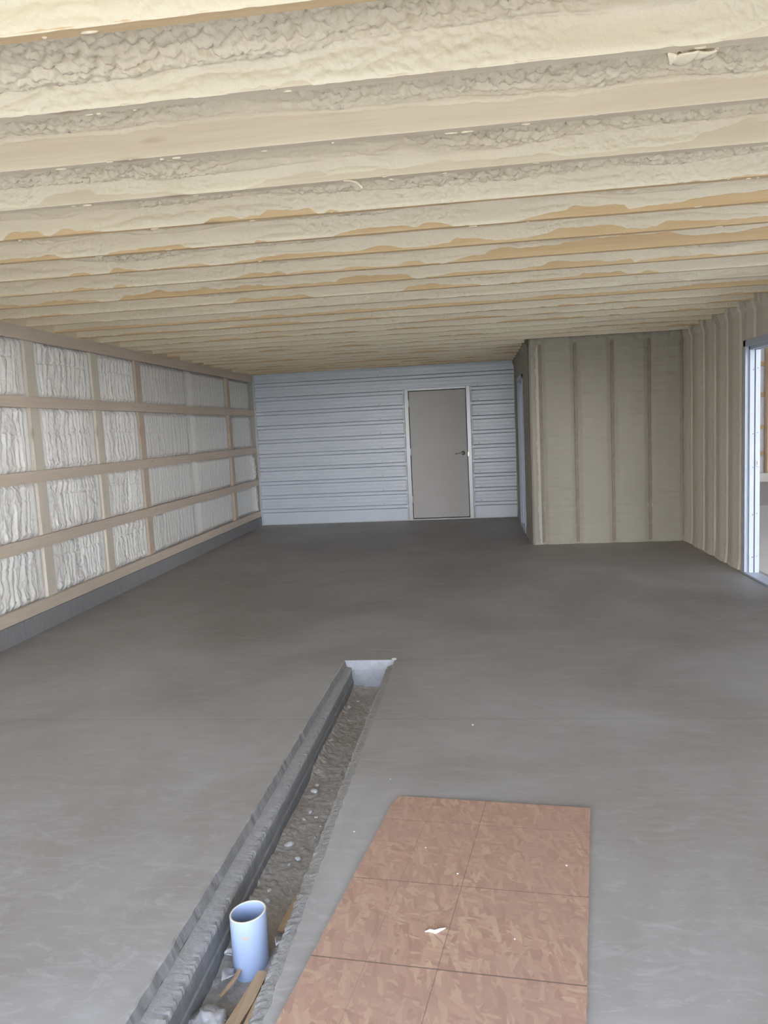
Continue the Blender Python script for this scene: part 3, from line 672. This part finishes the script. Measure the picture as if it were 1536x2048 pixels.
# ---- bright bay beyond the right doorway
BX1, BY1, BH = 15.0, 16.25, 4.2
bf = boxes('floor_bay', [(XR+0.12, BX1, YO-0.05, 12.3, -0.2, -0.002)], BAYF); struct(bf, 'pale concrete slab of the neighbouring bay')
bg = build('ground_bay', [grid_data((lambda X, Y: np.stack([X, Y, -0.03 + 0.05*ss(13.5, 15.9, Y)*lumps(X*3, Y*3, 4)+0.03*fbm(X*6, Y*6, 3)], -1))(*np.meshgrid(np.linspace(XR+0.1, BX1, 160), np.linspace(12.2, BY1, 60), indexing='ij')))], DIRT); struct(bg, 'unpaved dirt past the slab of the neighbouring bay')
bw = boxes('wall_bay', [(XR-0.1, BX1, BY1+0.05, BY1+0.15, 0, BH), (BX1, BX1+0.1, 6.0, BY1, 0, BH), (BX1, BX1+0.1, YO, 6.0, 3.6, BH), (7.5, BX1+0.1, YO-0.1, YO, 0, BH), (XR+0.0, XR+0.12, D+0.02, BY1+0.1, 0, BH), (XR+0.0, XR+0.12, YO, D+0.1, 2.8, BH)], BAYW); struct(bw, 'white-lined outer wall of the neighbouring bay')  # gaps in the side and front are added openings that set the bay daylight
br = boxes('ceiling_bay', [(XR-0.1, BX1+0.1, YO, BY1+0.15, BH, BH+0.1)], BAYW); struct(br, 'roof of the neighbouring bay')
bc = boxes('baseboard_bay', [(XR+0.12, BX1, BY1-0.10, BY1+0.06, -0.05, 0.20)], BAYF, bevel=0.01); struct(bc, 'concrete curb at the foot of the bay wall')
for z, lb in ((0.60, 'lowest'), (1.14, 'second lowest'), (1.80, 'second highest'), (2.42, 'highest')):
    o = boxes('wall_girt', [(XR+0.13, BX1-0.1, BY1, BY1+0.04, z-0.045, z+0.045)], WOOD_O, bevel=0.003); local(o, (6, BY1, z))
    tag(o, '%s orange pine girt on the bay wall seen through the right doorway' % lb, 'board', 'girts of the bay wall')
o = boxes('bay_post', [(5.95, 6.12, BY1-0.16, BY1-0.005, 0.2, BH)], WOOD_O, bevel=0.004); local(o, (6.03, BY1-0.1, 0.2))
tag(o, 'thick orange pine post seen through the right doorway', 'post')

# ================================================================== THINGS
# ---- OSB sheet
def osb():
    ey = Vector((0.159, 0.9873, 0)).normalized(); ex = Vector((ey.y, -ey.x, 0)); SK = 0.057
    root = Vector((-0.357, 2.852, 0)); W, L, T = 0.756, 2.44, 0.0115
    bm = bmesh.new(); rnd = random.Random(2); out = []
    N = 90
    for i in range(N+1):   # left edge from far to near, slightly nicked
        v = -L*i/N; u = 0.0 + 0.0015*rnd.uniform(-1, 1) + (0.012 if i < 3 else 0) * (1-i/3)
        out.append((u, v))
    for i in range(N+1):
        v = -L*(1-i/N); out.append((W+0.0008*rnd.uniform(-1, 1), v))
    out = [(u, v+SK*u) for u, v in out]
    lo = [bm.verts.new((u, v, 0.0)) for u, v in out]; hi = [bm.verts.new((u, v, T)) for u, v in out]
    bm.faces.new(hi); bm.faces.new(lo[::-1]); n_ = len(out)
    for i in range(n_): j = (i+1) % n_; bm.faces.new((lo[i], lo[j], hi[j], hi[i]))
    o = from_bm('osb_sheet', bm, OSB)
    m = Matrix((( ex.x, ey.x, 0, root.x), (ex.y, ey.y, 0, root.y), (0, 0, 1, 0.0015), (0, 0, 0, 1)))
    o.matrix_world = m
    tag(o, 'reddish-brown oriented strand board sheet lying on the floor right of the trench', 'board'); return o
osb()
# ---- drain pipe
def pipe():
    root = empty('drain_pipe', (-0.752, 2.118, -0.21)); tag(root, 'pale blue-white plastic pipe standing upright in the dirt of the trench', 'pipe')
    ro, ri, seg = 0.0572, 0.0510, 64
    bm = bmesh.new(); top = lambda a, r: 0.216 + r*0.30*math.cos(a-0.3)*0.0 + 0.010*(-math.cos(a))*0 + r*0.10*math.cos(a)
    rings = []
    for r, z in ((ro, -0.03), (ro, 0.08), (ro, None), (ri, None), (ri, 0.08), (ri, -0.03)):
        rings.append([bm.verts.new((r*math.cos(2*math.pi*i/seg), r*math.sin(2*math.pi*i/seg), (z if z is not None else top(2*math.pi*i/seg, r)-0.0015))) for i in range(seg)])
    for a, b in ((0, 1), (1, 2), (3, 4), (4, 5)):
        for i in range(seg): j = (i+1) % seg; bm.faces.new((rings[a][i], rings[a][j], rings[b][j], rings[b][i]))
    from_bm('pipe_wall', bm, PVC, root, True)
    bm = bmesh.new(); rr = []
    for r, dz in ((ro, -0.0018), (ro-0.0008, 0), (ri+0.0008, 0), (ri, -0.0018)):
        rr.append([bm.verts.new((r*math.cos(2*math.pi*i/seg), r*math.sin(2*math.pi*i/seg), top(2*math.pi*i/seg, r)+dz)) for i in range(seg)])
    for a in range(3):
        for i in range(seg): j = (i+1) % seg; bm.faces.new((rr[a][i], rr[a][j], rr[a+1][j], rr[a+1][i]))
    o = from_bm('pipe_rim', bm, PVCRIM, root, True); o['label'] = 'yellowed sawn rim'
    bm = bmesh.new()
    bmesh.ops.create_circle(bm, cap_ends=True, segments=32, radius=ri, matrix=Matrix.Translation((0, 0, 0.07))); from_bm('pipe_dirt', bm, DIRT, root)
    for a, z, k in ((-1.45, 0.165, 1.0), (-2.4, 0.200, 0.6), (-1.0, 0.03, 1.0)):
        N = 14; bm = bmesh.new(); c = bm.verts.new(((ro+0.0016)*math.cos(a), (ro+0.0016)*math.sin(a), z)); rg_ = []
        for q in range(N):
            th = 2*math.pi*q/N; rr_ = (0.006+0.005*abs(math.sin(th*1.5+a)))*k; aa = a+rr_*math.cos(th)*1.5/ro
            rg_.append(bm.verts.new(((ro+0.0004)*math.cos(aa), (ro+0.0004)*math.sin(aa), z+rr_*math.sin(th)*0.7)))
        for q in range(N): bm.faces.new((c, rg_[q], rg_[(q+1) % N]))
        from_bm('mud_smear', bm, SMEAR, root, True)
pipe()
# ---- stones and chips in the trench, one by one
def stone(x, y, z, r, lb, seed, flat=0.6, m=STONE, name='stone'):
    bm = bmesh.new(); blob(bm, (0, 0, 0), r, 1.25, 0.9, flat, seed); bmesh.ops.bevel(bm, geom=bm.edges[:], offset=r*0.06, segments=1, affect='EDGES')
    o = from_bm(name, bm, m); o.location = (x, y, z); o.rotation_euler = (0, 0, seed*1.3); o.scale = (1, 1, 1)
    tag(o, lb, 'stone', 'stones in the trench'); return o
from_px = [(-0.766, 2.665, 0.007, 'small white stone, left of a pair in the middle of the trench'), (-0.740, 2.702, 0.012, 'white angular stone lying before the pair in the middle of the trench'),
 (-0.800, 2.80, 0.017, 'knobbly buff stone against the left trench wall, just beyond the angular white one'), (-0.782, 3.00, 0.008, 'white stone a hand beyond the buff stone in the trench'),
 (-0.735, 3.02, 0.007, 'thin white chip near the centre of the trench dirt'), (-0.768, 3.06, 0.011, 'oblong grey-white stone lying left of the thin chip in the trench'),
 (-0.792, 3.25, 0.016, 'pale lumpy stone at the left side of the trench, halfway along'), (-0.790, 3.31, 0.010, 'pale stone touching the lumpy one halfway along the trench'),
 (-0.808, 3.70, 0.011, 'bright white stone, nearer of two by the far left trench wall'), (-0.818, 3.80, 0.018, 'bright blue-white stone, farther of two by the far left trench wall'),
 (-0.800, 4.30, 0.014, 'pale stone near the far end of the trench at the left'), (-0.76, 4.40, 0.008, 'tiny pale chip in front of the far end of the trench'),
 (-0.800, 2.50, 0.009, 'small round stone on the left, just beyond the pipe'), (-0.792, 2.44, 0.011, 'tan stone nearest behind the pipe'),
 (-0.70, 2.95, 0.005, 'tiny white chip near the right ledge of the trench'), (-0.705, 2.86, 0.004, 'tiniest white chip beside the right ledge, above the board corner')]
for i, (x, y, r, lb) in enumerate(from_px): stone(x, y, -0.183+r*0.35+0.004, r, lb, i+1)
stone(-0.555, 4.672, 0.004, 0.014, 'light crumb of concrete on the right far corner of the trench', 31, 0.5)
stone(-0.905, 3.83, -0.028, 0.010, 'white crumb on the left ledge of the trench', 32, 0.6)
for i, (x, y, s, lb) in enumerate(((-0.05, 3.60, .006, 'tiny white chip on open floor, above the far edge of the board'), (-0.49, 2.60, .003, 'tiny white speck on the floor between trench and board'), (-0.40, 3.02, .003, 'white speck on the floor beyond the board corner'))):
    o = stone(x, y, s*0.4, s, lb, 40+i, .6); o['group'] = 'white specks on the floor'
for i, (x, y, lb) in enumerate(((-0.215, 2.48, 'tiny pale crumb on the upper left of the board'), (-0.10, 2.33, 'tiny pale crumb at the centre line of the board'), (0.07, 2.02, 'tiny pale crumb right of the centre line, low on the board'), (0.26, 2.39, 'tiny pale crumb near the right edge of the board'))):
    o = stone(x, y, 0.0135+.001, 0.0032, lb, 50+i, .6); o['group'] = 'crumbs on the board'
# foam shavings on the board
o = tube('foam_shaving', [(-0.19, 2.035, 0.0165), (-0.175, 2.04, 0.018), (-0.16, 2.036, 0.0165), (-0.145, 2.045, 0.0175), (-0.13, 2.055, 0.0165)], 0.0038, STONE, taper=lambda a: 0.4+1.2*math.sin(math.pi*a)); tag(o, 'white curled foam shaving lying on the strand board', 'shaving')
# wooden splinters
def splinter(pts, wd, th, lb):
    bm = bmesh.new(); rows = []
    P = [Vector(p) for p in pts]
    for i, q in enumerate(P):
        d = (P[min(i+1, len(P)-1)]-P[max(i-1, 0)]).normalized(); s = d.cross(Vector((0, 0, 1))).normalized(); u = s.cross(d)
        k = 0.55+0.45*math.sin(math.pi*(i+.6)/(len(P)+.2)); a = wd*k/2; b = th/2
        rows.append([bm.verts.new(q+s*x*a+u*y*b) for x, y in ((-1, -1), (1, -.8), (1, 1), (0, 1.4), (-1, 1))])
    for a, b in zip(rows, rows[1:]):
        for i in range(5): j = (i+1) % 5; bm.faces.new((a[i], a[j], b[j], b[i]))
    bm.faces.new(rows[0][::-1]); bm.faces.new(rows[-1])
    o = from_bm('wood_splinter', bm, SPLINT); tag(o, lb, 'splinter', 'wood scraps in the trench'); return o
splinter([(-0.745, 1.72, -0.150), (-0.728, 1.82, -0.146), (-0.705, 1.93, -0.142), (-0.69, 2.04, -0.138)], 0.042, 0.008, 'broad brown wood splinter lying in front of the pipe')
splinter([(-0.690, 1.80, -0.150), (-0.672, 1.92, -0.140), (-0.656, 2.02, -0.130)], 0.022, 0.006, 'narrow wood splinter between the broad one and the right ledge')
splinter([(-0.80, 1.96, -0.160), (-0.775, 2.03, -0.153), (-0.768, 2.10, -0.150)], 0.014, 0.005, 'short bent wood splinter left of the pipe foot')
splinter([(-0.655, 2.40, -0.120), (-0.672, 2.31, -0.135), (-0.69, 2.24, -0.150)], 0.030, 0.006, 'dark wood splinter leaning on the right ledge behind the pipe')
def crumple(name, loc, r, m, lb, cat, seed, flat=.6, sub=4):
    bm = bmesh.new(); bmesh.ops.create_icosphere(bm, subdivisions=sub, radius=1)
    P = np.array([v.co[:] for v in bm.verts]); 
    f = 1 + 0.5*(fbm(P[:, 0]*1.4+seed, P[:, 1]*1.4+P[:, 2]*1.1, seed, 2)-.5) - 0.22*np.abs(np.sin(7*fbm(P[:, 0]*1.6+2, P[:, 2]*1.6+P[:, 1]*1.2, seed+4, 2)*3))
    for v, k in zip(bm.verts, f): v.co = Vector((v.co.x*r*k*1.15, v.co.y*r*k, v.co.z*r*k*flat))
    o = from_bm(name, bm, m, None, True); o.location = loc; tag(o, lb, cat); return o
crumple('plastic_scrap', (-0.805, 1.870, -0.165), 0.055, PLASTIC, 'crumpled dusty grey plastic bag in the trench at the bottom edge', 'scrap', 5, .75)
crumple('plastic_scrap', (-0.842, 1.66, -0.05), 0.035, PLASTIC, 'bluish crumpled plastic strip stuck on the left trench ledge near the bottom edge', 'scrap', 15, .4)
def leaf(loc, rz, s, lb, m):
    bm = bmesh.new(); rows = []
    for i in range(7):
        a = i/6; wd = math.sin(math.pi*(0.06+0.9*a))*0.35
        rows.append([bm.verts.new((s*(a-.5), s*wd*b, s*(0.12*math.sin(a*5)+0.16*b*b+0.05*math.sin(7*a+b*2)))) for b in (-1, -.4, .4, 1)])
    for p, q in zip(rows, rows[1:]):
        for i in range(3): bm.faces.new((p[i], q[i], q[i+1], p[i+1]))
    o = from_bm('paper_scrap', bm, m, None, True); o.location = loc; o.rotation_euler = (0.3, 0.1, rz)
    q = o.modifiers.new('t', 'SOLIDIFY'); q.thickness = 0.0015; tag(o, lb, 'scrap', 'scraps in the trench'); return o
leaf((-0.823, 2.13, -0.150), 0.3, 0.040, 'small curled pale scrap left of the pipe by the trench wall', STONE)
leaf((-0.800, 2.035, -0.150), 1.2, 0.060, 'ragged blue-white scrap tucked against the left foot of the pipe', PLASTIC)
leaf((-0.672, 2.16, -0.125), 1.4, 0.045, 'white scrap between the pipe and the right trench ledge', STONE)
leaf((-0.80, 1.80, -0.135), 2.2, 0.05, 'dry tan leaf beside the crumpled plastic bag', LEAF)
leaf((-0.665, 2.33, -0.150), 1.9, 0.05, 'dry tan leaf behind the pipe near the right ledge', LEAF)
